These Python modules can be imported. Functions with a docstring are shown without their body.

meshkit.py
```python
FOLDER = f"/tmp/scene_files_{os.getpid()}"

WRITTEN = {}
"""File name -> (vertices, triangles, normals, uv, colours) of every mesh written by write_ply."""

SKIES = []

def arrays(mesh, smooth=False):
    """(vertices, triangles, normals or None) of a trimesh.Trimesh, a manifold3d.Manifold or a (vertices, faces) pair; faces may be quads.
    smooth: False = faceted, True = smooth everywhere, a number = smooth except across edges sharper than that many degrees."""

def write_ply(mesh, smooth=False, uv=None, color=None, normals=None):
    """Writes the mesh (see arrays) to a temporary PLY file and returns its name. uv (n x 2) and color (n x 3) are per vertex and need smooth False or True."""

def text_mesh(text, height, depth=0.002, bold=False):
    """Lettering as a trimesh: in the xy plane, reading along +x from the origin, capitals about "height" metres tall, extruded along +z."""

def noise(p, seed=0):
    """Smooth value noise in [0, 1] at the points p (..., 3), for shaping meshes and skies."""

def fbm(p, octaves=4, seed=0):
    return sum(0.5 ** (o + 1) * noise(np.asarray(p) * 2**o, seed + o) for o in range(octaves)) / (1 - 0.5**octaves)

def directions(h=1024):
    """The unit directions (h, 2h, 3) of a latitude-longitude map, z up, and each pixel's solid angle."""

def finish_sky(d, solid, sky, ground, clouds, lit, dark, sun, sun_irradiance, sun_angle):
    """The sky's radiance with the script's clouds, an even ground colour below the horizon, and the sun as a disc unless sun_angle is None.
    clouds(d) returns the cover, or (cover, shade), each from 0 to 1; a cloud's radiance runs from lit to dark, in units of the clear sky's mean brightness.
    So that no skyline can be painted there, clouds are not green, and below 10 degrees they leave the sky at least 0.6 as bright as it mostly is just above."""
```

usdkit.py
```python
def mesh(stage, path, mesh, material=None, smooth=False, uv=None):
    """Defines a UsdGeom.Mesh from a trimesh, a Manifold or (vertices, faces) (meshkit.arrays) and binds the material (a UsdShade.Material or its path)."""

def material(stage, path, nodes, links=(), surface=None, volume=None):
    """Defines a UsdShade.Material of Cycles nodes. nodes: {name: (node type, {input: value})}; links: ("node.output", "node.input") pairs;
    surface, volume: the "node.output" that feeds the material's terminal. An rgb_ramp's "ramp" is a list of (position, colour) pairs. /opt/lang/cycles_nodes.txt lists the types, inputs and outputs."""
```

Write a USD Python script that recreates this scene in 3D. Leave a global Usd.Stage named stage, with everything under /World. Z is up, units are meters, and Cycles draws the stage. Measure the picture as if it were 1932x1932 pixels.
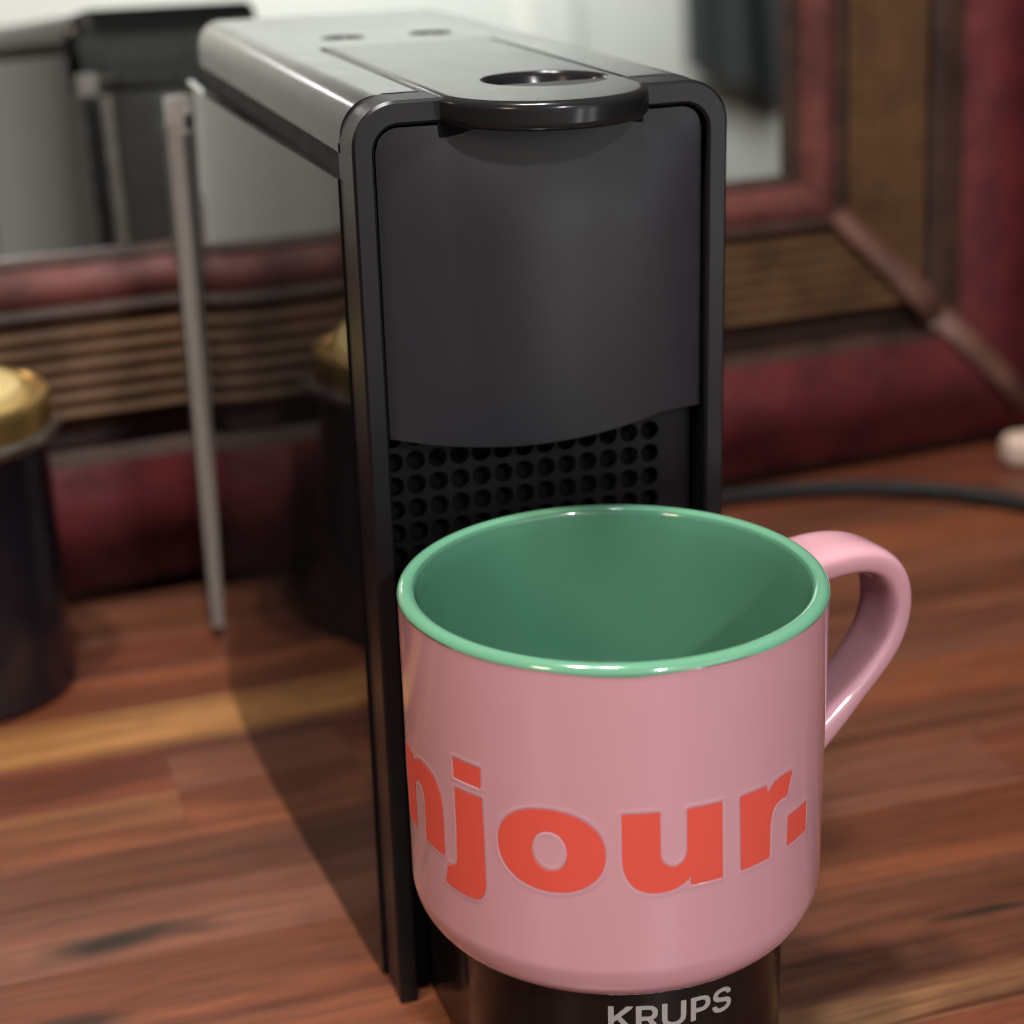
import math
import numpy as np
import trimesh
import shapely
from shapely.geometry import Polygon, Point, box as sbox
from shapely.ops import unary_union
import manifold3d as m3
import usdkit, meshkit
from pxr import Usd, UsdGeom, UsdLux, UsdShade, Gf, Sdf

stage = Usd.Stage.CreateInMemory()
UsdGeom.SetStageUpAxis(stage, 'Z')
UsdGeom.SetStageMetersPerUnit(stage, 1.0)
UsdGeom.Xform.Define(stage, '/World')
UsdGeom.Scope.Define(stage, '/World/Looks')

# ---------------------------------------------------------------- camera
CAM = np.array([-.0844, -.3663, .2639])
YAW, PITCH, ROLL, FPX = .3081, .3528, -.0293, 3438.0
fw = np.array([math.sin(YAW) * math.cos(PITCH), math.cos(YAW) * math.cos(PITCH), -math.sin(PITCH)])
rt = np.cross(fw, [0, 0, 1.]); rt /= np.linalg.norm(rt)
up = np.cross(rt, fw)
rt, up = math.cos(ROLL) * rt + math.sin(ROLL) * up, -math.sin(ROLL) * rt + math.cos(ROLL) * up
cam = UsdGeom.Camera.Define(stage, '/World/camera')
cam.AddTransformOp().Set(Gf.Matrix4d(*[float(x) for x in (*rt, 0, *up, 0, *(-fw), 0, *CAM, 1)]))
cam.CreateHorizontalApertureAttr(36.0)
cam.CreateVerticalApertureAttr(36.0)
cam.CreateFocalLengthAttr(36.0 * FPX / 1932)
cam.CreateFStopAttr(11.0)
cam.CreateFocusDistanceAttr(float((np.array([.0388, -.050, .12]) - CAM) @ fw))
cam.CreateClippingRangeAttr(Gf.Vec2f(.02, 100))
cam.CreateExposureAttr(-0.15)


# ---------------------------------------------------------------- lamps, all out of view
def aim(prim, pos, to):
    pos, to = np.array(pos, float), np.array(to, float)
    z = pos - to; z /= np.linalg.norm(z)
    x = np.cross([0, 0, 1.] if abs(z[2]) < .98 else [0, 1., 0], z); x /= np.linalg.norm(x)
    y = np.cross(z, x)
    UsdGeom.Xformable(prim).AddTransformOp().Set(Gf.Matrix4d(*[float(v) for v in (*x, 0, *y, 0, *z, 0, *pos, 1)]))


def disk(name, pos, to, r, power, col):
    l = UsdLux.DiskLight.Define(stage, '/World/' + name)
    l.CreateRadiusAttr(r); l.CreateIntensityAttr(power / (math.pi * r * r)); l.CreateColorAttr(Gf.Vec3f(*col))
    aim(l, pos, to)


def rect(name, pos, to, w, h, power, col):
    l = UsdLux.RectLight.Define(stage, '/World/' + name)
    l.CreateWidthAttr(w); l.CreateHeightAttr(h); l.CreateIntensityAttr(power / (w * h)); l.CreateColorAttr(Gf.Vec3f(*col))
    aim(l, pos, to)


disk('unseen_ceiling_bulb', (-.26, -.147, 1.48), (.04, -.05, .1), .05, 6.0, (1, .88, .74))  # out of view overhead; warm light on the counter, rim and mug inside
disk('unseen_ceiling_bulb_001', (-.045, -.198, 1.51), (.04, -.05, .1), .05, 5.6, (.95, .97, 1))  # second unseen bulb, cooler, lighting the mug from above
disk('unseen_left_lamp', (-1.05, -.72, .75), (0, 0, .08), .12, 1.7, (1, .74, .54))  # out of view at left; warms that side of the mug and counter
rect('unseen_wall_lamp', (1.0, -1.12, .8), (1.0, -1.6, -.05), .6, .2, 3.1, (.95, 1, .97))  # unseen; brightens the wall that appears in the mirror
rect('unseen_wall_lamp_left', (.25, -1.15, .9), (.25, -1.6, .1), .3, .2, 1.3, (1, .93, .84))  # unseen; lights the left stretch of the mirrored wall
disk('unseen_front_lamp', (.12, -1.12, .78), (.04, 0, .15), .03, 2.7, (1, .95, .99))  # unseen, ahead of the machine; throws the lever's shadow on the panel
rect('unseen_low_light', (.60, -1.45, -.16), (.04, 0, .12), .10, .6, .62, (.97, .97, 1))  # unseen low rectangle of light; gives the front panel its upright sheen
rect('unseen_low_light_001', (1.05, -1.42, -.18), (.04, 0, .12), .22, .6, .6, (.97, .97, 1))  # wider unseen rectangle; lightens the right of the panel and the mug

# ---------------------------------------------------------------- helpers
USED = {}


def path_for(parent, name):
    base = (parent.GetPath().pathString if parent is not None else '/World') + '/' + name
    n = USED.get(base, 0); USED[base] = n + 1
    return base if n == 0 else f'{base}_{n:03d}'


def tag(p, label=None, cat=None, group=None, kind=None):
    for k, v in (('label', label), ('category', cat), ('group', group), ('kind', kind)):
        if v:
            p.SetCustomDataByKey(k, v)
    return p


def thing(name, label=None, cat=None, **kw):
    return tag(UsdGeom.Xform.Define(stage, path_for(None, name)).GetPrim(), label, cat, **kw)


def obj(name, mesh, mat, parent=None, smooth=30):
    return usdkit.mesh(stage, path_for(parent, name), mesh, mat, smooth=smooth).GetPrim()


def mat(name, nodes, links, surface='p.BSDF'):
    return usdkit.material(stage, '/World/Looks/' + name, nodes, links, surface=surface)


def plain(name, color, rough=.4, dust=0.0, bump=0.0, bscale=400, rvar=.06, mottle=0.0, mscale=45., **kw):
    """A principled material with slight wear: uneven gloss, optional fine bump and dust."""
    nodes = {'g': ('geometry', {}),
             'n': ('noise_texture', {'scale': 90., 'detail': 4.}),
             'r': ('map_range', {'from_min': .3, 'from_max': .7, 'to_min': max(.01, rough - rvar), 'to_max': rough + rvar}),
             'p': ('principled_bsdf', {'base_color': color, **kw})}
    links = [('g.position', 'n.vector'), ('n.fac', 'r.value'), ('r.result', 'p.roughness')]
    if dust:
        nodes['d'] = ('noise_texture', {'scale': 900., 'detail': 3., 'roughness': .7})
        nodes['dm'] = ('map_range', {'from_min': .72, 'from_max': .80, 'to_min': 0., 'to_max': dust, 'clamp': True})
        nodes['mx'] = ('mix_color', {'a': color, 'b': (.35, .33, .31)})
        links += [('g.position', 'd.vector'), ('d.fac', 'dm.value'), ('dm.result', 'mx.fac'), ('mx.result', 'p.base_color')]
    if mottle:
        nodes['mo'] = ('noise_texture', {'scale': mscale, 'detail': 6., 'roughness': .65})
        nodes['mr'] = ('map_range', {'from_min': .38, 'from_max': .66, 'to_min': 0., 'to_max': 1., 'clamp': True})
        nodes['mm'] = ('mix_color', {'a': tuple(min(1, c * (1 + mottle)) for c in color), 'b': tuple(c * (1 - mottle) for c in color)})
        links += [('g.position', 'mo.vector'), ('mo.fac', 'mr.value'), ('mr.result', 'mm.fac'), ('mm.result', 'p.base_color')]
    if bump:
        nodes['bn'] = ('noise_texture', {'scale': float(bscale), 'detail': 3.})
        nodes['b'] = ('bump', {'strength': bump, 'distance': .001})
        links += [('g.position', 'bn.vector'), ('bn.fac', 'b.height'), ('b.normal', 'p.normal')]
    return mat(name, nodes, links)


def ring_offset(pts, c):
    """Closed ring moved c to its left (inwards for a counter-clockwise ring)."""
    p = np.asarray(pts, float)
    a, b = p - np.roll(p, 1, 0), np.roll(p, -1, 0) - p
    a /= np.linalg.norm(a, axis=1, keepdims=True) + 1e-15
    b /= np.linalg.norm(b, axis=1, keepdims=True) + 1e-15
    na, nb = np.stack([-a[:, 1], a[:, 0]], 1), np.stack([-b[:, 1], b[:, 0]], 1)
    m = na + nb
    m /= np.maximum((m * na).sum(1, keepdims=True), .2)
    return p + c * m


def slab(poly, t, c=.0005, steps=1, bottom=True):
    """A polygon extruded from z = 0 to t with edges chamfered (steps 1) or rounded (more)."""
    poly = shapely.geometry.polygon.orient(poly, 1.0)
    rings = [np.array(r.coords)[:-1] for r in (poly.exterior, *poly.interiors)]
    prof = []
    for k in range(steps + 1):
        a = math.pi / 2 * k / steps
        prof.append((c * (1 - math.sin(a)), c * (1 - math.cos(a))))
    levels = ([(o, z) for o, z in prof] if bottom else [(0, 0)]) + [(o, t - z) for o, z in reversed(prof)]
    V, F, n0 = [], [], 0
    off = [[ring_offset(r, o) for r in rings] for o, _ in levels]
    starts = []
    for (o, z), rr in zip(levels, off):
        starts.append([])
        for r in rr:
            starts[-1].append(n0)
            V.append(np.column_stack([r, np.full(len(r), z)])); n0 += len(r)
    for k in range(len(levels) - 1):
        for j, r in enumerate(rings):
            n = len(r); i = np.arange(n); i2 = (i + 1) % n
            a, b = starts[k][j], starts[k + 1][j]
            F += [np.stack([a + i, a + i2, b + i2], 1), np.stack([a + i, b + i2, b + i], 1)]
    for k, flip in ((0, True), (len(levels) - 1, False)):
        v2, f2 = trimesh.creation.triangulate_polygon(Polygon(off[k][0], off[k][1:]), engine='earcut')
        flat = np.vstack(off[k])
        d, idx = __import__('scipy.spatial', fromlist=['cKDTree']).cKDTree(flat).query(v2)
        f = np.array(idx)[np.asarray(f2)] + starts[k][0]
        p = np.vstack(V)[f]
        cr = np.cross(p[:, 1] - p[:, 0], p[:, 2] - p[:, 0])[:, 2]
        f[(cr < 0) != flip] = f[(cr < 0) != flip][:, ::-1]
        F.append(f)
    return trimesh.Trimesh(np.vstack(V), np.vstack(F), process=False)


def front_of(m, y):
    """Local (x, z, out) -> the world, out towards -y."""
    v = m.vertices
    return trimesh.Trimesh(np.column_stack([v[:, 0], y - v[:, 2], v[:, 1]]), m.faces, process=False)


def up_at(m, z):
    v = np.array(m.vertices); v[:, 2] += z
    return trimesh.Trimesh(v, m.faces, process=False)


def rrect(x0, y0, x1, y1, r, n=8):
    if np.ndim(r) == 0:
        r = [r] * 4                      # bl, br, tr, tl
    P = []
    for (cx, cy, a0), q in zip(((x0, y0, 180), (x1, y0, 270), (x1, y1, 0), (x0, y1, 90)), r):
        if q <= 0:
            P.append((cx, cy)); continue
        sx, sy = (1 if cx == x0 else -1), (1 if cy == y0 else -1)
        for k in range(n + 1):
            a = math.radians(a0 + 90 * k / n)
            P.append((cx + sx * q + q * math.cos(a), cy + sy * q + q * math.sin(a)))
    return Polygon(P)


def lathe(prof, n=96, center=(0, 0, 0), close=False):
    prof = np.asarray(prof, float)
    th = np.arange(n) * 2 * np.pi / n
    v = np.stack([prof[:, None, 0] * np.cos(th), prof[:, None, 0] * np.sin(th), np.broadcast_to(prof[:, None, 1], (len(prof), n))], -1).reshape(-1, 3)
    i, j = np.meshgrid(np.arange(len(prof) - 1), np.arange(n), indexing='ij')
    a, b = i * n + j, i * n + (j + 1) % n
    q = np.stack([a, b, b + n, a + n], -1).reshape(-1, 4)
    return trimesh.Trimesh(v + np.asarray(center, float), np.vstack([q[:, [0, 1, 2]], q[:, [0, 2, 3]]]), process=False)


def boxm(x0, y0, z0, x1, y1, z1, c=.0005):
    return up_at(slab(sbox(x0, y0, x1, y1), z1 - z0, c), z0)


def tube(points, r, n=14, caps=True):
    p = np.asarray(points, float)
    t = np.gradient(p, axis=0); t /= np.linalg.norm(t, axis=1, keepdims=True)
    a = np.cross(t, [0, 0, 1.]); a /= np.linalg.norm(a, axis=1, keepdims=True) + 1e-12
    b = np.cross(t, a)
    th = np.arange(n) * 2 * np.pi / n
    v = p[:, None] + r * (np.cos(th)[None, :, None] * a[:, None] + np.sin(th)[None, :, None] * b[:, None])
    return skin(v)


def skin(v):
    """Rings (k, n, 3) -> a closed tube with end caps."""
    k, n = v.shape[:2]
    i, j = np.meshgrid(np.arange(k - 1), np.arange(n), indexing='ij')
    a, b = i * n + j, i * n + (j + 1) % n
    q = np.stack([a, b, b + n, a + n], -1).reshape(-1, 4)
    V = np.vstack([v.reshape(-1, 3), v[0].mean(0), v[-1].mean(0)])
    j = np.arange(n); j2 = (j + 1) % n
    F = np.vstack([q[:, [0, 2, 1]], q[:, [0, 3, 2]], np.stack([np.full(n, k * n), j, j2], 1), np.stack([np.full(n, k * n + 1), (k - 1) * n + j2, (k - 1) * n + j], 1)])
    m = trimesh.Trimesh(V, F, process=False)
    if m.volume < 0:
        m.invert()
    return m


def bez(*p, n=14):
    p = [np.array(x, float) for x in p]
    t = np.linspace(0, 1, n)[:, None]
    if len(p) == 4:
        return (1 - t) ** 3 * p[0] + 3 * t * (1 - t) ** 2 * p[1] + 3 * t * t * (1 - t) * p[2] + t ** 3 * p[3]
    return (1 - t) ** 2 * p[0] + 2 * t * (1 - t) * p[1] + t * t * p[2]


# ---------------------------------------------------------------- materials
def wood(name, tones, seed, knot=None, gradient=None, dark=.35, streak=.5):
    """Oiled timber, grain along x. tones: (light, deep). knot: (x, y, rx, ry). gradient: (y0, colour, y1, colour)."""
    o = (seed * .731 % 3.0, seed * .417 % 3.0, 0.)
    nodes = {'g': ('geometry', {}),
             'w': ('noise_texture', {'scale': 14., 'detail': 2.}),
             'wm': ('vector_math', {'math_type': 'scale', 'scale': .006}),
             'wa': ('vector_math', {'math_type': 'add'}),
             'm1': ('mapping', {'location': o, 'scale': (5., 70., 20.)}),
             'n1': ('noise_texture', {'scale': 1., 'detail': 5., 'roughness': .6, 'distortion': .6}),
             'm2': ('mapping', {'location': o, 'scale': (20., 520., 60.)}),
             'n2': ('noise_texture', {'scale': 1., 'detail': 4., 'roughness': .65}),
             'm3': ('mapping', {'location': o, 'scale': (2.2, 17., 5.)}),
             'n3': ('noise_texture', {'scale': 1., 'detail': 3., 'distortion': 1.2}),
             'm4': ('mapping', {'location': o, 'scale': (75., 2100., 80.)}),
             'n4': ('noise_texture', {'scale': 1., 'detail': 3., 'roughness': .6}),
             'c4': ('map_range', {'from_min': .54, 'from_max': .68, 'to_min': 0., 'to_max': .5, 'clamp': True}),
             'mix4': ('mix_color', {'b': tuple(.22 * x for x in tones[1])}),
             'c1': ('map_range', {'from_min': .37, 'from_max': .64, 'to_min': 0., 'to_max': 1., 'clamp': True}),
             'mix1': ('mix_color', {'a': tones[0], 'b': tones[1]}),
             'c2': ('map_range', {'from_min': .47, 'from_max': .66, 'to_min': 0., 'to_max': streak, 'clamp': True}),
             'mix2': ('mix_color', {'b': tuple(.28 * x for x in tones[1])}),
             'c3': ('map_range', {'from_min': .52, 'from_max': .66, 'to_min': 0., 'to_max': dark, 'clamp': True}),
             'mix3': ('mix_color', {'b': tuple(.42 * x for x in tones[1])}),
             'rr': ('map_range', {'from_min': .3, 'from_max': .7, 'to_min': .3, 'to_max': .48}),
             'b': ('bump', {'strength': .25, 'distance': .0004}),
             'p': ('principled_bsdf', {'specular_ior_level': .4})}
    links = [('g.position', 'w.vector'), ('w.color', 'wm.vector1'), ('g.position', 'wa.vector1'), ('wm.vector', 'wa.vector2')]
    for k in '1234':
        links += [('wa.vector', f'm{k}.vector'), (f'm{k}.vector', f'n{k}.vector')]
    links += [('n1.fac', 'c1.value'), ('c1.result', 'mix1.fac'), ('n2.fac', 'c2.value'), ('c2.result', 'mix2.fac'), ('mix1.result', 'mix2.a'),
              ('n3.fac', 'c3.value'), ('c3.result', 'mix3.fac'), ('mix2.result', 'mix3.a'),
              ('n2.fac', 'rr.value'), ('rr.result', 'p.roughness'), ('n2.fac', 'b.height'), ('b.normal', 'p.normal')]
    links += [('n4.fac', 'c4.value'), ('c4.result', 'mix4.fac'), ('mix3.result', 'mix4.a')]
    out = 'mix4.result'
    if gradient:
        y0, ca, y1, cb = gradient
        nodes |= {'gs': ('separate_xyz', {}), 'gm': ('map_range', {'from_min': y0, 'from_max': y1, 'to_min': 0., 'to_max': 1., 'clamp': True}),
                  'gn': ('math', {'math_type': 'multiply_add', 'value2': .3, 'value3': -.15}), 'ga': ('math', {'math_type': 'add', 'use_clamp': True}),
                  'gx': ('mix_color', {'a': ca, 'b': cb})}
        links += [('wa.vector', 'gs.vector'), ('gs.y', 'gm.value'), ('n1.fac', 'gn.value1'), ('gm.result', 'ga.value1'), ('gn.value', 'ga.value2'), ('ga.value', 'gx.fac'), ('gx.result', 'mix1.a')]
    if knot:
        kx, ky, rx, ry = knot
        nodes |= {'km': ('mapping', {'location': (-kx / rx, -ky / ry, 0), 'scale': (1 / rx, 1 / ry, 0)}),
                  'kn': ('noise_texture', {'scale': 60., 'detail': 4.}), 'kns': ('vector_math', {'math_type': 'scale', 'scale': 1.1}),
                  'ka': ('vector_math', {'math_type': 'add'}), 'kl': ('vector_math', {'math_type': 'length'}),
                  'kr': ('map_range', {'from_min': .5, 'from_max': 1.55, 'to_min': .95, 'to_max': 0., 'clamp': True, 'range_type': 'smoothstep'}),
                  'kx': ('mix_color', {'b': (.014, .010, .007)})}
        links += [('wa.vector', 'km.vector'), ('g.position', 'kn.vector'), ('kn.color', 'kns.vector1'), ('km.vector', 'ka.vector1'), ('kns.vector', 'ka.vector2'),
                  ('ka.vector', 'kl.vector1'), ('kl.value', 'kr.value'), ('kr.result', 'kx.fac'), (out, 'kx.a')]
        out = 'kx.result'
    links.append((out, 'p.base_color'))
    return mat(name, nodes, links)


GOLD = ((.52, .25, .085), (.42, .18, .055))
RED = ((.22, .062, .032), (.14, .036, .02))
ORANGE = ((.28, .085, .035), (.19, .05, .022))
BROWN = ((.19, .066, .034), (.12, .038, .02))
PINK = ((.25, .095, .055), (.17, .055, .033))
UMBER = ((.13, .046, .026), (.08, .026, .015))
GOLD, RED, ORANGE, BROWN, PINK, UMBER = ([tuple((.70, .47)[T.index(t)] * (.8 * c + .2 * m) for c, m in zip(t, (.21, .075, .036))) for t in T] for T in (GOLD, RED, ORANGE, BROWN, PINK, UMBER))
WOODS = {}
for k, t in (('gold', GOLD), ('red', RED), ('orange', ORANGE), ('brown', BROWN), ('pink', PINK), ('umber', UMBER)):
    for s in range(2):
        WOODS[k, s] = wood(f'wood_{k}_{s}', t, len(WOODS) + 1.37)
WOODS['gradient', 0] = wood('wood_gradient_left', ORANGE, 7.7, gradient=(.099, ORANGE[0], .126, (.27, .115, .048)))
WOODS['gradient', 1] = wood('wood_gradient_right', BROWN, 9.1, gradient=(-.050, (.40, .22, .095), -.030, BROWN[0]))
WOODS['knot', 0] = wood('wood_knot_left', PINK, 4.2, knot=(-.046, .0570, .019, .0048))
WOODS['knot', 1] = wood('wood_knot_front', ORANGE, 5.9, knot=(-.066, .0235, .014, .0035))
WOODS['knot', 2] = wood('wood_knot_right', BROWN, 6.6, knot=(.165, -.0105, .016, .002))

M = {}
M['shell'] = plain('black_shell_plastic', (.019, .0185, .021), .26, dust=.0)
M['frame'] = plain('black_frame_plastic', (.0075, .007, .0085), .34, rvar=.02, specular_ior_level=.3)
M['panel'] = plain('black_front_panel', (.016, .0148, .020), .30, specular_ior_level=.32, dust=.3, rvar=.02, bump=.03, bscale=2500)
M['side'] = plain('gloss_black_side', (.008, .007, .008), .03, rvar=.004, specular_ior_level=.3)
M['top'] = plain('satin_black_top', (.016, .016, .017), .18, dust=.02, rvar=.008, specular_ior_level=.3)
M['skirt'] = plain('matte_black_skirt', (.006, .006, .006), .7, specular_ior_level=.2, mottle=.5, mscale=70.)
M['lever'] = plain('black_lever_plastic', (.012, .012, .013), .2, rvar=.006, specular_ior_level=.3)
M['grille'] = plain('black_grille', (.004, .0035, .0045), .45, specular_ior_level=.2)
M['dark'] = plain('black_interior', (.003, .003, .0035), .7, specular_ior_level=.1)
M['tray'] = plain('dark_gloss_tray', (.007, .006, .006), .2, specular_ior_level=.35)
M['tank'] = plain('smoked_tank_plastic', (.10, .10, .10), .12, transmission_weight=.35)
M['tank_edge'] = plain('pale_tank_plastic', (.80, .77, .75), .14, transmission_weight=.75)
M['print'] = plain('grey_print', (.36, .355, .35), .5)
M['pink'] = plain('pink_glaze', (.55, .295, .345), .10, rvar=.03, coat_weight=.6, coat_roughness=.04)
M['green'] = plain('green_glaze', (.075, .215, .138), .11, rvar=.03, coat_weight=.6, coat_roughness=.04)
M['rim'] = plain('mint_rim_glaze', (.115, .30, .19), .12, rvar=.03, coat_weight=.6, coat_roughness=.04)
M['letter'] = plain('red_unglazed_letter', (.66, .085, .058), .62, bump=.05, bscale=3000, specular_ior_level=.25)
M['red'] = plain('worn_red_paint', (.068, .0105, .0125), .5, bump=.4, bscale=140, mottle=.35, rvar=.12, specular_ior_level=.2)
M['red_inner'] = plain('faded_red_paint', (.078, .023, .020), .55, bump=.4, bscale=140, mottle=.4, rvar=.1, specular_ior_level=.2)
M['bronze'] = plain('bronze_fluting', (.062, .031, .014), .55, specular_ior_level=.15, bump=.3, bscale=160, mottle=.3, rvar=.1)
M['brown'] = plain('dark_frame_wood', (.030, .015, .011), .5, mottle=.4, bump=.3, bscale=150, specular_ior_level=.2)
M['copper'] = plain('copper_paint', (.085, .036, .025), .45, metallic=.2, bump=.4, bscale=250, mottle=.45)
M['mirror'] = plain('mirror_glass', (.86, .88, .86), .012, rvar=.004, metallic=1.0)
M['tin'] = plain('black_tin_enamel', (.012, .009, .013), .22)
M['gold'] = plain('gold_lid', (.70, .54, .24), .3, metallic=.5, mottle=.15)
M['brass'] = plain('brass_band', (.50, .33, .11), .26, metallic=.85, mottle=.15)
M['silver'] = plain('silver_rim', (.6, .57, .53), .25, metallic=1.0)
M['cable'] = plain('black_cable', (.008, .0075, .0075), .6, specular_ior_level=.2)
M['pale'] = plain('pale_beige_plastic', (.42, .31, .25), .5)
M['cloth'] = plain('dark_grey_cloth', (.045, .05, .052), .9, bump=.4, bscale=300)
M['wall'] = plain('pale_wall_paint', (.74, .74, .71), .8, bump=.1, bscale=60)
M['unseen_ceiling'] = plain('ceiling_paint', (.75, .75, .73), .8)

# ---------------------------------------------------------------- setting: room surfaces that the mirror shows, and an unseen ceiling
st = lambda p: tag(p, kind='structure')
st(obj('wall', boxm(-2.2, -1.72, -.9, 3.6, -1.6, 2.1, .002), M['wall'], smooth=False))
st(obj('unseen_ceiling', boxm(-2.2, -1.6, 2.0, 3.6, 1.2, 2.08, .002), M['unseen_ceiling'], smooth=False))  # out of view; pale slab that bounces light onto the scene
trim = trimesh.util.concatenate([boxm(1.18, -1.6, -.9, 1.25, -1.575, 1.98, .003)])
tag(obj('wall_batten', trim, M['wall'], smooth=False), 'narrow pale upright batten on the wall, seen in the mirror above the machine', 'batten')

# wooden countertop of staves
top = tag(UsdGeom.Xform.Define(stage, path_for(None, 'countertop')).GetPrim(), 'worn reddish brown block countertop of many glued hardwood staves', 'countertop', kind='structure')
rng = np.random.default_rng(5)
edges = [-.58 + .03 * k for k in range(17)] + [-.0795, -.0502, -.021, .0085, .042, .072, .0978, .127, .157, .187, .216, .245, .275, .305, .335, .365, .395, .425, .455]
edges = sorted(e for e in edges if not (-.105 < e < -.085))
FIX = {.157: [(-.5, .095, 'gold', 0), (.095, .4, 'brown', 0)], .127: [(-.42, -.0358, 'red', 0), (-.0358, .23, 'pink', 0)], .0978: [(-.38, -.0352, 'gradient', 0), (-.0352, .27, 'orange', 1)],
       .072: [(-.33, .33, 'brown', 0)], .042: [(-.46, .2025, 'knot', 0), (.2025, .52, 'red', 1)], .0085: [(-.35, .24, 'knot', 1)], -.021: [(-.4, .085, 'orange', 0), (.085, .45, 'knot', 2)],
       -.0502: [(-.4, .05, 'red', 0), (.05, .4, 'gradient', 1)], -.0795: [(-.3, .33, 'red', 1)], .187: [(-.36, .1, 'orange', 0), (.1, .42, 'brown', 1)],
       .216: [(-.41, .07, 'red', 1), (.07, .36, 'orange', 1)], .245: [(-.3, .19, 'brown', 1), (.19, .5, 'brown', 0)], .275: [(-.37, .13, 'umber', 0), (.13, .4, 'red', 0)]}
kinds = ['pink', 'red', 'orange', 'brown', 'pink', 'umber', 'red', 'brown', 'orange']
for e0, e1 in zip(edges[:-1], edges[1:]):
    row = next((v for k, v in FIX.items() if abs(k - e0) < 1e-4), [])
    lo, hi = (row[0][0], row[-1][1]) if row else (-.62 - rng.uniform(0, .2), None)
    pieces = list(row)
    if hi is None:
        hi = lo
    while hi < .85:
        n = hi + rng.uniform(.18, .42); pieces.append((hi, n, kinds[rng.integers(9)], int(rng.integers(2)))); hi = n
    while lo > -.6:
        n = lo - rng.uniform(.18, .42); pieces.append((n, lo, kinds[rng.integers(9)], int(rng.integers(2)))); lo = n
    for x0, x1, k, s in pieces:
        x0, x1 = max(x0, -.64), min(x1, .88)
        if x1 - x0 < .02:
            continue
        dz = rng.uniform(-.00005, .00005)
        obj('stave', boxm(x0 + .00005, e0 + .00004, -.032, x1 - .00005, e1 - .00004, dz - .0002, .00006), WOODS[k, s], top, smooth=False)

# ---------------------------------------------------------------- leaning framed mirror
A, MY = math.radians(3.0), -.085
me = np.array([1., -MY, 0]); me /= np.linalg.norm(me)
mu = math.cos(A) * np.array([0, 0, 1.]) + math.sin(A) * np.cross([0, 0, 1.], me)
mn = np.cross(me, mu)
if mn[1] > 0:
    mn = -mn                                          # towards the room
MO = np.array([.15, .315, 0])
S0, S1, H0, H1 = -.42, .1145, .1275, .62
mw = lambda s, h, d: MO + np.multiply.outer(s, me) + np.multiply.outer(h, mu) + np.multiply.outer(d, mn)
mirror = thing('framed_mirror', 'mirror in a wide red and bronze fluted frame standing behind the coffee machine', 'mirror')
glass = mw(np.array([S0 - .004, S1 + .004, S1 + .004, S0 - .004]), np.array([H0 - .004, H0 - .004, H1 + .004, H1 + .004]), np.zeros(4))
gl2 = mw(np.array([S0 - .004, S1 + .004, S1 + .004, S0 - .004]), np.array([H0 - .004, H0 - .004, H1 + .004, H1 + .004]), np.full(4, -.004))
gm = trimesh.Trimesh(np.vstack([glass, gl2]), [[0, 1, 2], [0, 2, 3], [4, 6, 5], [4, 7, 6], [0, 4, 5], [0, 5, 1], [1, 5, 6], [1, 6, 2], [2, 6, 7], [2, 7, 3], [3, 7, 4], [3, 4, 0]], process=False)
obj('mirror_glass', gm, M['mirror'], mirror, smooth=False)
fl = [(.0215 + .0335 * t, .0125 + .0075 * t - .0021 * abs(math.sin(math.pi * 6 * t)) ** .7 + .001) for t in np.linspace(0, 1, 61)]
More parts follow.
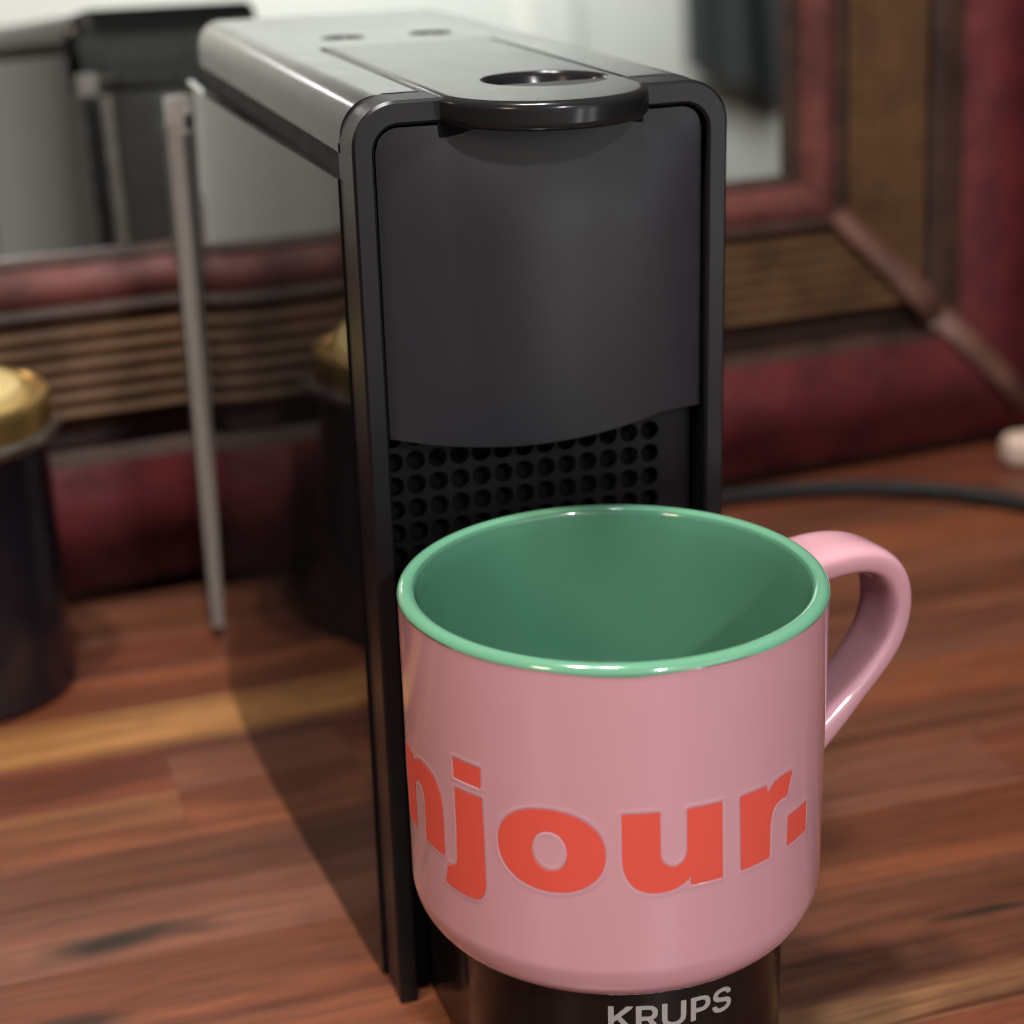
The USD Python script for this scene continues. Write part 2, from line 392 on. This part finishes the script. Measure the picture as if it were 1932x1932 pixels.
arc = lambda w0, w1, d0, d1, hgt, n=14: [(w0 + (w1 - w0) * t, d0 + (d1 - d0) * t + hgt * math.sin(math.pi * t)) for t in np.linspace(0, 1, n)]
BANDS = [('lip', 'brown', [(-.0006, -.001), (-.0006, .004), (.0014, .0062), (.003, .0062)]),
         ('inner_band', 'red_inner', arc(.003, .0165, .0062, .0105, .003)),
         ('bead', 'brown', arc(.0165, .0215, .0105, .0125, .0016)),
         ('fluted_band', 'bronze', fl),
         ('dark_hollow', 'brown', arc(.055, .0735, .0205, .0225, -.009)),
         ('outer_band', 'red', arc(.0735, .1225, .0225, .0135, .007, 20)),
         ('frame_edge', 'brown', [(.1225, .0135), (.1255, .012), (.1275, .009), (.1275, -.008)])]


def rail_mesh(prof, side):
    V, F = [], []
    for w, d in prof:
        s0, s1, h0, h1 = S0 - w, S1 + w, H0 - w, H1 + w
        a, b = {'bottom': ((s0, h0), (s1, h0)), 'right': ((s1, h0), (s1, h1)), 'top': ((s1, h1), (s0, h1)), 'left': ((s0, h1), (s0, h0))}[side]
        for t in np.linspace(0, 1, 25):
            s, h = a[0] + (b[0] - a[0]) * t, a[1] + (b[1] - a[1]) * t
            V.append(mw(s, h, d))
    n = 25
    for i in range(len(prof) - 1):
        for j in range(n - 1):
            k = i * n + j
            F += [[k, k + 1 + n, k + 1], [k, k + n, k + 1 + n]]
    m = trimesh.Trimesh(np.array(V), F, process=False)
    if (m.face_normals @ mn).mean() < 0:
        m.invert()
    return m


for side, label in (('bottom', 'lower rail'), ('right', 'upright rail'), ('top', None), ('left', None)):
    rail = obj('frame_rail', rail_mesh([(.0, -.008), (.064, -.009), (.1275, -.008)], side), M['brown'], mirror)
    for nm, mk, prof in BANDS:
        obj(nm, rail_mesh(prof, side), M[mk], rail, smooth=40)
# raised copper strap along each lower mitre, and a small stud beside it
for sgn, s_in in ((1, S1),):
    q = []
    for t in np.linspace(.016, .108, 24):
        w = t
        dd = np.interp(w, [.0, .02, .055, .064, .0735, .098, .1225], [.006, .0135, .0215, .018, .024, .027, .016]) + .0015
        hw = .0062 * (1 - .35 * abs((t - .06) / .06))
        c = (s_in + sgn * w, H0 - w)
        tx = (.7071, .7071)
        ring = []
        for k in range(10):
            a = 2 * math.pi * k / 10
            u, v = hw * math.cos(a), .0022 * math.sin(a)
            ring.append(mw(c[0] + u * tx[0], c[1] + u * tx[1], dd + v))
        q.append(ring)
    obj('corner_strap', skin(np.array(q)), M['copper'], mirror)
stud = trimesh.creation.icosphere(3, .0026); stud.apply_translation(mw(.176, .060, .0185))
obj('stud', stud, M['silver'], mirror)

# ---------------------------------------------------------------- coffee machine
W, HT, D = .0835, .215, .2065
SIDE_Y = np.array([.0122, .0169, .0384, .0562, .081, .111, .138, .1663, .185, .198, .2064, .2164, .228, .238, .244, .247])
SIDE_X = np.array([.0010, .0014, .0028, .0039, .0056, .0073, .0084, .0089, .0085, .0076, .0066, .0048, .0022, -.0008, -.0036, -.0062])
from scipy.interpolate import PchipInterpolator
side_bulge = PchipInterpolator(SIDE_Y, SIDE_X)


def side_sheet(y0, y1, z0, z1, right=False, t=.002, proud=0.0, ny=60, nz=16):
    """A piece of the outward-curving side wall; its bulge lessens towards the top."""
    ys, zs = np.linspace(y0, y1, ny), np.linspace(z0, z1, nz)
    Y, Z = np.meshgrid(ys, zs, indexing='ij')
    b = side_bulge(Y) * (1 - .6 * Z / .2) + np.minimum(side_bulge(Y), 0) * .6 * Z / .2
    X = -b - proud
    V = np.concatenate([np.stack([X, Y, Z], -1).reshape(-1, 3), np.stack([X + t, Y, Z], -1).reshape(-1, 3)])
    if right:
        V[:, 0] = W - V[:, 0]
    k = np.arange(ny * nz).reshape(ny, nz)
    q = np.stack([k[:-1, :-1], k[:-1, 1:], k[1:, 1:], k[1:, :-1]], -1).reshape(-1, 4)
    e = np.concatenate([k[0, :], k[1:, -1], k[-1, -2::-1], k[-2:0:-1, 0]]); e2 = np.roll(e, -1); n = ny * nz
    q = np.vstack([q, q[:, ::-1] + n, np.stack([e, e + n, e2 + n, e2], 1)])
    m = trimesh.Trimesh(V, np.vstack([q[:, [0, 1, 2]], q[:, [0, 2, 3]]]), process=False)
    if m.volume < 0:
        m.invert()
    return m


taper = lambda m: m


machine = thing('coffee_machine', 'narrow black capsule coffee machine with a rounded lever on its top', 'coffee machine')
obj('body', taper(boxm(.0030, .013, .0015, W - .0030, D - .0004, .2060)), M['shell'], machine, smooth=False)
# top panel: rounded long edges, rounded rear corners, a slot for the lever, two round button wells
xz = m3.CrossSection([np.array(rrect(0, .2035, W, HT, [0, 0, .0085, .0085], 12).exterior.coords)[:-1]])
tp = xz.extrude(D).transform(np.array([[1, 0, 0, 0], [0, 0, -1, D], [0, 1, 0, 0]], float))
plan = m3.CrossSection([np.array(rrect(0, .010, W, D, [0, 0, .011, .013], 14).exterior.coords)[:-1]])
tp = tp ^ plan.extrude(.3)


def lever_plan(g, rear=.1065):
    c = Point(.0413, .0).buffer(.0224 + g, quad_segs=32)
    return shapely.union(c, sbox(.0189 - g, 0, .0637 + g, rear + g)).simplify(1e-6)


def cs(poly):
    return m3.CrossSection([np.array(r.coords)[:-1] for r in (poly.exterior, *poly.interiors)], m3.FillRule.EvenOdd)


tp -= cs(shapely.union(lever_plan(.0014), sbox(.0175, -.03, .0651, .02))).extrude(.1).translate([0, 0, .2085])
BTN = [(.0302, .1325), (.0545, .1315)]
for bx, by in BTN:
    tp -= m3.Manifold.cylinder(.02, .0061, .0061, 48).translate([bx, by, .2125])
obj('top_panel', taper(trimesh.Trimesh(*meshkit.arrays(tp)[:2], process=False)), M['top'], machine, smooth=25)
for right, x0, x1 in ((False, .0004, .003), (True, W - .003, W - .0004)):
    obj('top_skirt', boxm(x0, .0125, .1965, x1, D - .012, .2050, .0006), M['skirt'], machine)
    obj('side_panel', side_sheet(.0124, .2064, .0004, .1978, right), M['side'], machine, smooth=35)
for bx, by in BTN:
    prof = [(.0058, -.003), (.0058, -.0007), (.0055, -.0003)] + [(.0055 * math.cos(a), -.0003 - .0022 * math.sin(a)) for a in np.linspace(.1, math.pi / 2, 10)]
    obj('coffee_button', taper(lathe(prof, 48, (bx, by, HT))), M['lever'], machine, smooth=40)
# front frame: an upside-down U
outer = np.array(rrect(0, 0, W, HT, [0, 0, .0095, .0095], 12).exterior.coords)[:-1]
inner = rrect(.0046, -.05, W - .0046, .2100, [0, 0, .0055, .0055], 10)
frame = Polygon(outer).difference(inner)
obj('front_frame', front_of(slab(frame, .0135, .0006, 1), .0125), M['frame'], machine, smooth=25)
for x0, x1 in ((.0046, .0086), (W - .0086, W - .0046)):
    obj('leg', boxm(x0, .0035, .0002, x1, .06, .075, .0005), M['dark'], machine, smooth=False)
# bulged front panel
rows, cols = 120, 100
x0p, x1p, ztop = .0053, W - .0053, .2093
us = np.linspace(-1, 1, cols)
V = []
for layer in (0, 1):
    for i in range(rows):
        t = i / (rows - 1)
        line = []
        for u in us:
            xm, hw = (x0p + x1p) / 2, (x1p - x0p) / 2
            x = xm + hw * u
            zb = .1430 - .0038 * (1 - min(1, abs((x - .036) / .0325)) ** 2.0) - .0012 * (x - x0p) / (x1p - x0p)
            z1 = ztop
            dx = (x - x0p) if x - x0p < .005 else ((x1p - x) if x1p - x < .005 else None)
            if dx is not None:
                z1 = ztop - .005 + math.sqrt(max(0, .005 ** 2 - (.005 - dx) ** 2))
            z = zb + (z1 - zb) * t
            bul = .0045 * (1 - u * u) * (1 - max(0, (z - .185) / .03) ** 2 * .9 if z > .185 else 1)
            dent = max(0, 1 - ((x - .0413) / .0240) ** 2 - ((ztop - z) / .0138) ** 2)
            dent = .0
            y = .0012 - bul + dent if layer == 0 else .0085
            line.append((x, y, z))
        V.append(line)
V = np.array(V).reshape(2, rows, cols, 3)
idx = np.arange(rows * cols).reshape(rows, cols)
qf = np.stack([idx[:-1, :-1], idx[:-1, 1:], idx[1:, 1:], idx[1:, :-1]], -1).reshape(-1, 4)
edge = np.concatenate([idx[0, :], idx[1:, -1], idx[-1, -2::-1], idx[-2:0:-1, 0]])
e2 = np.roll(edge, -1)
qe = np.stack([edge, edge + rows * cols, e2 + rows * cols, e2], 1)
q = np.vstack([qf, qe])
pm = trimesh.Trimesh(V.reshape(-1, 3), np.vstack([q[:, [0, 1, 2]], q[:, [0, 2, 3]]]), process=False)
obj('front_panel', pm, M['panel'], machine, smooth=30)
# perforated grille under the panel
gp = m3.CrossSection([np.array(rrect(.0058, .045, W - .0058, .1475, .001, 4).exterior.coords)[:-1]])
for r in range(17):
    for c in range(13):
        cx, cz = .0271 + .00508 * (c - 4), .1356 + .0056 * (1 - r)
        gp -= m3.CrossSection.circle(.00222, 28).translate([cx, cz])
gm = gp.extrude(.0016)
v, f, _ = meshkit.arrays(gm)
obj('grille', front_of(trimesh.Trimesh(v, f, process=False), .0072), M['grille'], machine, smooth=20)
obj('added_dark_backing', boxm(.0050, .0098, .03, W - .0050, .0122, .150, .0003), M['dark'], machine, smooth=False)  # added black sheet behind the grille; keeps its holes dark
# lever with a round finger dimple
lv = slab(lever_plan(0), .0060, .0017, 5)
lm = m3.Manifold(m3.Mesh(np.array(lv.vertices, np.float32), np.array(lv.faces, np.uint32)))
if lm.is_empty():
    print('lever not manifold')
cone = m3.Manifold.revolve(m3.CrossSection([np.array([(0, -.0040), (.0100, -.0038), (.0126, -.0032), (.0132, -.0012), (.0136, -.0004), (.0144, .0002), (.0146, .01), (0, .01)])]), 72)
lm -= cone.translate([.0472, .0148, .0060])
v, f, _ = meshkit.arrays(lm)
obj('lever', up_at(trimesh.Trimesh(v, f, process=False), .2095), M['lever'], machine, smooth=28)
hinge = slab(sbox(.0186, -.0005, .0640, .012), .0045, .0009, 3)
obj('lever_underside', up_at(hinge, .2064), M['dark'], machine, smooth=28)
# water tank behind the body
ty = np.linspace(.2072, .247, 24)
left = [(float(-side_bulge(y) + .0012), y) for y in ty]
tplan = Polygon(left + [(W - x, y) for x, y in reversed(left)])
tank = obj('water_tank', up_at(slab(tplan, .177, .0012, 2), .005), M['tank'], machine)
obj('tank_window', side_sheet(.2085, .2425, .006, .181, t=.0008, proud=.0003, ny=30), M['tank_edge'], tank, smooth=35)
lplan = Polygon([(x + .001, y) for x, y in left] + [(W - x - .001, y) for x, y in reversed(left)])
obj('tank_rib', boxm(-.0064, .2330, .004, .0005, .2350, .190, .0006), M['tank_edge'], tank, smooth=False)
obj('tank_back', boxm(-.0070, .2351, .004, .0300, .2376, .1815, .0006), M['shell'], tank, smooth=False)
obj('tank_lid', up_at(slab(lplan, .0055, .0015, 2), .1825), M['shell'], tank)
# half-round cup stand with the maker's name
stand_plan = shapely.union(Point(.0425, -.0394).buffer(.0353, quad_segs=48), sbox(.0090, -.0394, .0740, .02))
stand = obj('cup_stand', up_at(slab(stand_plan.simplify(1e-6), .0476, .0016, 3), .0004), M['tray'], machine, smooth=28)
tx = meshkit.text_mesh('KRUPS', .0053, .0004, bold=True)
tv = np.array(tx.vertices)
tm = trimesh.Trimesh(tv, tx.faces, process=False).subdivide().subdivide()
tv = np.array(tm.vertices)
tv[:, 0] *= (.0274) / (tv[:, 0].max() - tv[:, 0].min())
tv[:, 0] += -.0160 - tv[:, 0].min()
R = .0353 + .00002 + tv[:, 2] * .4
a = tv[:, 0] / .0353 - math.pi / 2
obj('brand_lettering', trimesh.Trimesh(np.column_stack([.0425 + R * np.cos(a), -.0394 + R * np.sin(a), .0341 + tv[:, 1]]), tm.faces, process=False), M['print'], stand, smooth=False)

# ---------------------------------------------------------------- mug
QM = 1.045


def true_size(m):
    """The mug was drawn at 42 mm radius; it measures 43.9 mm and stands close to the grille."""
    return trimesh.Trimesh(np.asarray(m.vertices) * QM + np.array([.0038, .0165, -.0119]), m.faces, process=False)


MC, MR = np.array([.0335, -.0589]), .0420
ZB, ZT = .0575, .1275
arcp = lambda cx, cy, rx, ry, a0, a1, n=24: [(cx + rx * math.cos(math.radians(a)), cy + ry * math.sin(math.radians(a))) for a in np.linspace(a0, a1, n)]
u_pts = [(-14.1, 100), (-7.1, 100), (-7.0, 91.5)] + arcp(-4.5, 91.4, 2.5, 2.85, 180, 360, 16) + [(-2.05, 100), (5.0, 100), (5.35, 84.2), (-1.2, 84.15), (-1.2, 86.0)]
u_pts += list(map(tuple, bez((-1.2, 86.0), (-2.8, 84.1), (-5, 83.4), (-7.3, 83.4)))) + list(map(tuple, bez((-7.3, 83.4), (-11.6, 83.4), (-14.0, 86.2), (-14.05, 91.0))))
U = Polygon(u_pts).buffer(0)
N = Polygon([(-66.6 - s, 182.6 - z) for s, z in u_pts]).buffer(0)


def sup(cx, cy, rx, ry, p, rot=0, n=72):
    P = []
    for a in np.linspace(0, 2 * math.pi, n, endpoint=False):
        c, s = math.cos(a), math.sin(a)
        x, y = rx * math.copysign(abs(c) ** (2 / p), c), ry * math.copysign(abs(s) ** (2 / p), s)
        P.append((cx + x * math.cos(rot) - y * math.sin(rot), cy + x * math.sin(rot) + y * math.cos(rot)))
    return Polygon(P)


O = sup(-27.45, 91.55, 10.45, 8.42, 2.15).difference(sup(-27.45, 91.5, 3.38, 4.1, 2.1))
O2 = shapely.affinity.translate(O, -58.6, -1.0)
J = unary_union([sbox(-48.55, 101.0, -41.5, 105.1),
                 Polygon([(-48.5, 98.8), (-41.45, 99.0), (-41.25, 91), (-41.15, 81.2)] + list(map(tuple, bez((-41.15, 81.2), (-41.3, 76.6), (-45.0, 76.6)))) + list(map(tuple, bez((-45.0, 76.6), (-49.5, 76.4), (-52.4, 77.0)))) + [(-51.3, 81.2)] + list(map(tuple, bez((-51.3, 81.2), (-48.7, 81.2), (-48.55, 83.2)))) + [(-48.35, 90)])])
RR = Polygon([(8.9, 99.9), (15.3, 99.95), (15.75, 98.1)] + list(map(tuple, bez((15.75, 98.1), (17.2, 101.2), (23.0, 100.1)))) + [(21.4, 95.4)] + list(map(tuple, bez((21.4, 95.4), (16.9, 96.3), (16.65, 91.2)))) + [(16.6, 84.4), (9.45, 84.3), (9.2, 90)])
DOT = sbox(22.0, 84.6, 29.1, 90.9)
B = unary_union([sbox(-119, 82.7, -112, 105.2), sup(-109.3, 91, 10.2, 8.4, 2.15)]).difference(sup(-109.6, 91, 3.3, 4.1, 2.1))
LETTERS = [B, O2, N, J, O, U, RR, DOT]
ALL = unary_union(LETTERS)
mug = thing('mug', 'pink glazed mug with green inside and red lettering, standing on the cup stand', 'mug')
# outside wall: fine grid where the lettering is pressed in
sarc = np.concatenate([np.arange(-124, 33, .4), np.linspace(33, 2 * math.pi * 42 - 124, 90, endpoint=False)])
zcyl = np.concatenate([[70, 73], np.arange(75, 107, .4), np.linspace(107.5, 127.5, 12)]) / 1000
prof_low = [(.0200, ZB + .0012), (.0325, ZB + .0008), (.0332, ZB), (.0344, ZB), (.0352, ZB + .0004)] + [(.0334 + .0084 * math.sin(a), ZB + .0098 - .0097 * math.cos(a)) for a in np.linspace(.40, math.pi / 2, 24)]
prof = prof_low + [(.0418 + .0002 * (z - .067) / .060, z) for z in zcyl]
rad = np.array([p[0] for p in prof])[:, None] * np.ones(len(sarc))
zz = np.array([p[1] for p in prof])[:, None] * np.ones(len(sarc))
S2, Z2 = np.meshgrid(sarc, np.array([p[1] for p in prof]) * 1000)
near = (Z2 > 74.5) & (Z2 < 107) & (S2 < 33)
pts = shapely.points(S2[near], Z2[near])
dist = np.where(shapely.contains(ALL, pts), -1, 1) * shapely.distance(ALL.boundary, pts)
relief = np.zeros_like(S2)
relief[near] = np.where(dist < 0, np.clip(dist / .45, -1, 0) * .00035, 0) + .00006 * np.exp(-((dist - .45) / .35) ** 2)
rad = rad + relief
# a slightly wavering glaze border at the rim
wob = .00025 * np.sin(sarc / 11.0) + .00018 * np.sin(sarc / 4.7 + 1)
zz[-1] += wob
th = sarc / 42.0 - math.pi / 2
V = np.stack([MC[0] + rad * np.cos(th), MC[1] + rad * np.sin(th), zz], -1)
nr, nc = V.shape[:2]
i, j = np.meshgrid(np.arange(nr - 1), np.arange(nc), indexing='ij')
a, b = i * nc + j, i * nc + (j + 1) % nc
q = np.stack([a, b, b + nc, a + nc], -1).reshape(-1, 4)
base = np.append(V.reshape(-1, 3), [[MC[0], MC[1], ZB + .0012]], 0)
jj = np.arange(nc)
fc = np.stack([np.full(nc, len(base) - 1), (jj + 1) % nc, jj], 1)
obj('body', true_size(trimesh.Trimesh(base, np.vstack([q[:, [0, 1, 2]], q[:, [0, 2, 3]], fc]), process=False)), M['pink'], mug, smooth=True)
# green glaze: lip and inside
def ring_mesh(prof, first=None):
    m = lathe(prof, len(sarc))
    r = np.array([p[0] for p in prof])[:, None] * np.ones(len(sarc)); z = np.array([p[1] for p in prof])[:, None] * np.ones(len(sarc))
    if first is not None:
        z[0] += first
    v = np.stack([MC[0] + r * np.cos(th), MC[1] + r * np.sin(th), z], -1)
    return true_size(trimesh.Trimesh(v.reshape(-1, 3), m.faces, process=False))


lip = [(.04206, ZT)] + [(.0403 + .0018 * math.cos(t), .1273 + .0018 * math.sin(t)) for t in np.linspace(.15, math.pi - .75, 20)]
obj('rim', ring_mesh(lip, wob), M['rim'], mug, smooth=True)
inside = [(.0403 + .0018 * math.cos(t), .1273 + .0018 * math.sin(t)) for t in np.linspace(math.pi - .75, math.pi - .1, 6)] + [(.0383, .1262), (.0380, .1241), (.0377, .118), (.0373, .105), (.0370, .090), (.0369, .075)]
inside += [(.0369 - .012 * (1 - math.cos(t)), .075 - .0135 * math.sin(t)) for t in np.linspace(.1, math.pi / 2, 14)] + [(.012, .0612), (.0001, .0612)]
obj('lining', ring_mesh(inside), M['green'], mug, smooth=True)


def wrap_letter(poly):
    """The letter as a thin sheet on the mug's wall, with its edge turned down."""
    poly = poly.buffer(-.02)
    V, F, n = [], [], 0
    x0, _, x1, _ = poly.bounds
    for s in np.arange(x0, x1, 1.0):
        part = poly.intersection(sbox(s, 0, s + 1.0, 200))
        for g in getattr(part, 'geoms', [part]):
            if g.geom_type != 'Polygon' or g.area < 1e-5:
                continue
            v, f = trimesh.creation.triangulate_polygon(g, engine='earcut')
            V.append(np.column_stack([v, np.zeros(len(v))])); F.append(np.array(f) + n); n += len(v)
    for g in getattr(poly, 'geoms', [poly]):
        for ring in (g.exterior, *g.interiors):
            p = np.array(shapely.segmentize(ring, .8).coords)[:-1]; k = len(p)
            V += [np.column_stack([p, np.zeros(k)]), np.column_stack([p, np.full(k, -.4)])]
            i = np.arange(k); i2 = (i + 1) % k
            F += [np.stack([n + i, n + k + i, n + k + i2], 1), np.stack([n + i, n + k + i2, n + i2], 1)]; n += 2 * k
    V, F = np.vstack(V), np.vstack(F)
    t = V[:, 0] / 42.0 - math.pi / 2
    r = .0419 + .00004 + V[:, 2] / 1000
    m = trimesh.Trimesh(np.column_stack([MC[0] + r * np.cos(t), MC[1] + r * np.sin(t), V[:, 1] / 1000]), F, process=False)
    p = m.triangles_center; nrm = m.face_normals
    flat = (V[F][:, :, 2] == 0).all(1)
    out = ((p[:, :2] - MC) * nrm[:, :2]).sum(1) < 0
    F2 = m.faces.copy(); F2[flat & out] = F2[flat & out][:, ::-1]
    return trimesh.Trimesh(m.vertices, F2, process=False)


for L in LETTERS:
    obj('letter', true_size(wrap_letter(L)), M['letter'], mug, smooth=35)
# strap handle
ha = math.radians(8.5)
hd, hs = np.array([math.cos(ha), math.sin(ha), 0]), np.array([-math.sin(ha), math.cos(ha), 0])
cl = np.vstack([bez((.0395, .1222), (.048, .1238), (.0560, .1240), (.0610, .1212), n=12)[:-1], bez((.0610, .1212), (.0680, .1172), (.0682, .1080), (.0645, .1015), n=14)[:-1], bez((.0645, .1015), (.060, .0945), (.052, .0880), (.0400, .0795), n=14)])
k = len(cl)
tg = np.gradient(cl, axis=0); tg /= np.linalg.norm(tg, axis=1, keepdims=True)
nm = np.stack([-tg[:, 1], tg[:, 0]], 1)
rings = []
for i in range(k):
    t = i / (k - 1)
    wdt = np.interp(t, [0, .08, .4, .8, 1], [.0092, .0078, .0072, .0062, .0075])
    thk = np.interp(t, [0, .08, .4, .8, 1], [.0048, .0034, .0030, .0028, .0042])
    ring = []
    for a in np.linspace(0, 2 * math.pi, 40, endpoint=False):
        c, s = math.cos(a), math.sin(a)
        e = 2 / 3.2
        u, v = thk * math.copysign(abs(c) ** e, c), wdt * math.copysign(abs(s) ** e, s)
        rz = cl[i] + nm[i] * u
        ring.append(np.array([MC[0], MC[1], 0]) + hd * rz[0] + hs * v + np.array([0, 0, rz[1]]))
    rings.append(ring)
obj('handle', true_size(skin(np.array(rings))), M['pink'], mug, smooth=True)

# ---------------------------------------------------------------- tin, cable, pale plug, cloth
tin = thing('tea_tin', 'black cylindrical tin with a gold lid standing left of the coffee machine', 'tin')
tc = (-.0915, .2265, 0)
obj('tin_body', lathe([(0.0001, .0004), (.0345, .0004), (.0362, .0012), (.0364, .003), (.0360, .0045), (.0360, .0895), (.0001, .0895)], 96, tc), M['tin'], tin, smooth=25)
obj('rim', lathe([(.0362, .0868), (.0398, .0880), (.0408, .0893), (.0404, .0908), (.0385, .0918), (.0362, .0920)], 96, tc), M['silver'], tin, smooth=60)
obj('lid', lathe([(.0366, .0915), (.0385, .0920), (.0385, .0985), (.0382, .1005), (.0374, .1016), (.0356, .1018), (.0348, .1006), (.0322, .0996), (.0312, .1000)], 96, tc), M['brass'], tin, smooth=40)
obj('lid_top', lathe([(.0315, .0996), (.0306, .1012), (.0300, .1032), (.0284, .1046), (.0150, .1052), (.0001, .1053)], 96, tc), M['gold'], tin, smooth=40)

pts = np.array([(.070, .215, .012), (.085, .236, .006), (.115, .262, .0037), (.16, .281, .0037), (.20, .2880, .0037), (.235, .2885, .0037), (.272, .280, .0037), (.304, .262, .0037), (.330, .232, .0037), (.352, .19, .0037), (.38, .13, .0037), (.44, .08, .0037)])
from scipy.interpolate import CubicSpline
cp = CubicSpline(np.arange(len(pts)), pts)(np.linspace(0, len(pts) - 1, 150))
cp[:, 2] = np.maximum(cp[:, 2], .0036)
tag(obj('power_cable', tube(cp, .0034), M['cable'], smooth=True), 'black cable curving over the wood behind the mug handle', 'cable')
pl = slab(rrect(.350, .280, .386, .296, .0075, 8), .0145, .005, 5)
tag(obj('pale_plug', pl, M['pale'], smooth=40), 'pale beige rounded block at the foot of the red frame, cut by the picture edge', 'plug')

cw = []
for layer in (0, 1):
    for h in np.linspace(0, 1, 40):
        for s in np.linspace(0, 1, 36):
            x = 1.405 + .035 * (1 - h) + .02 * h + s * (.38)
            zb = .125 - .14 * s
            z = zb + (.95 - zb) * h
            y = -1.555 + .018 * math.sin(9 * s + 2 * h) + .009 * math.sin(21 * s + 1.3) - .012 * layer
            cw.append((x, y, z))
cw = np.array(cw); ci = np.arange(40 * 36).reshape(40, 36)
q = np.stack([ci[:-1, :-1], ci[1:, :-1], ci[1:, 1:], ci[:-1, 1:]], -1).reshape(-1, 4)
q = np.vstack([q, q[:, ::-1] + 1440])
ed = np.concatenate([ci[0, :], ci[1:, -1], ci[-1, -2::-1], ci[-2:0:-1, 0]]); e2 = np.roll(ed, -1)
q = np.vstack([q, np.stack([ed, e2, e2 + 1440, ed + 1440], 1)])
tag(obj('hanging_cloth', trimesh.Trimesh(cw, np.vstack([q[:, [0, 1, 2]], q[:, [0, 2, 3]]]), process=False), M['cloth'], smooth=50), 'dark grey cloth hanging against the pale wall, seen in the mirror', 'cloth')
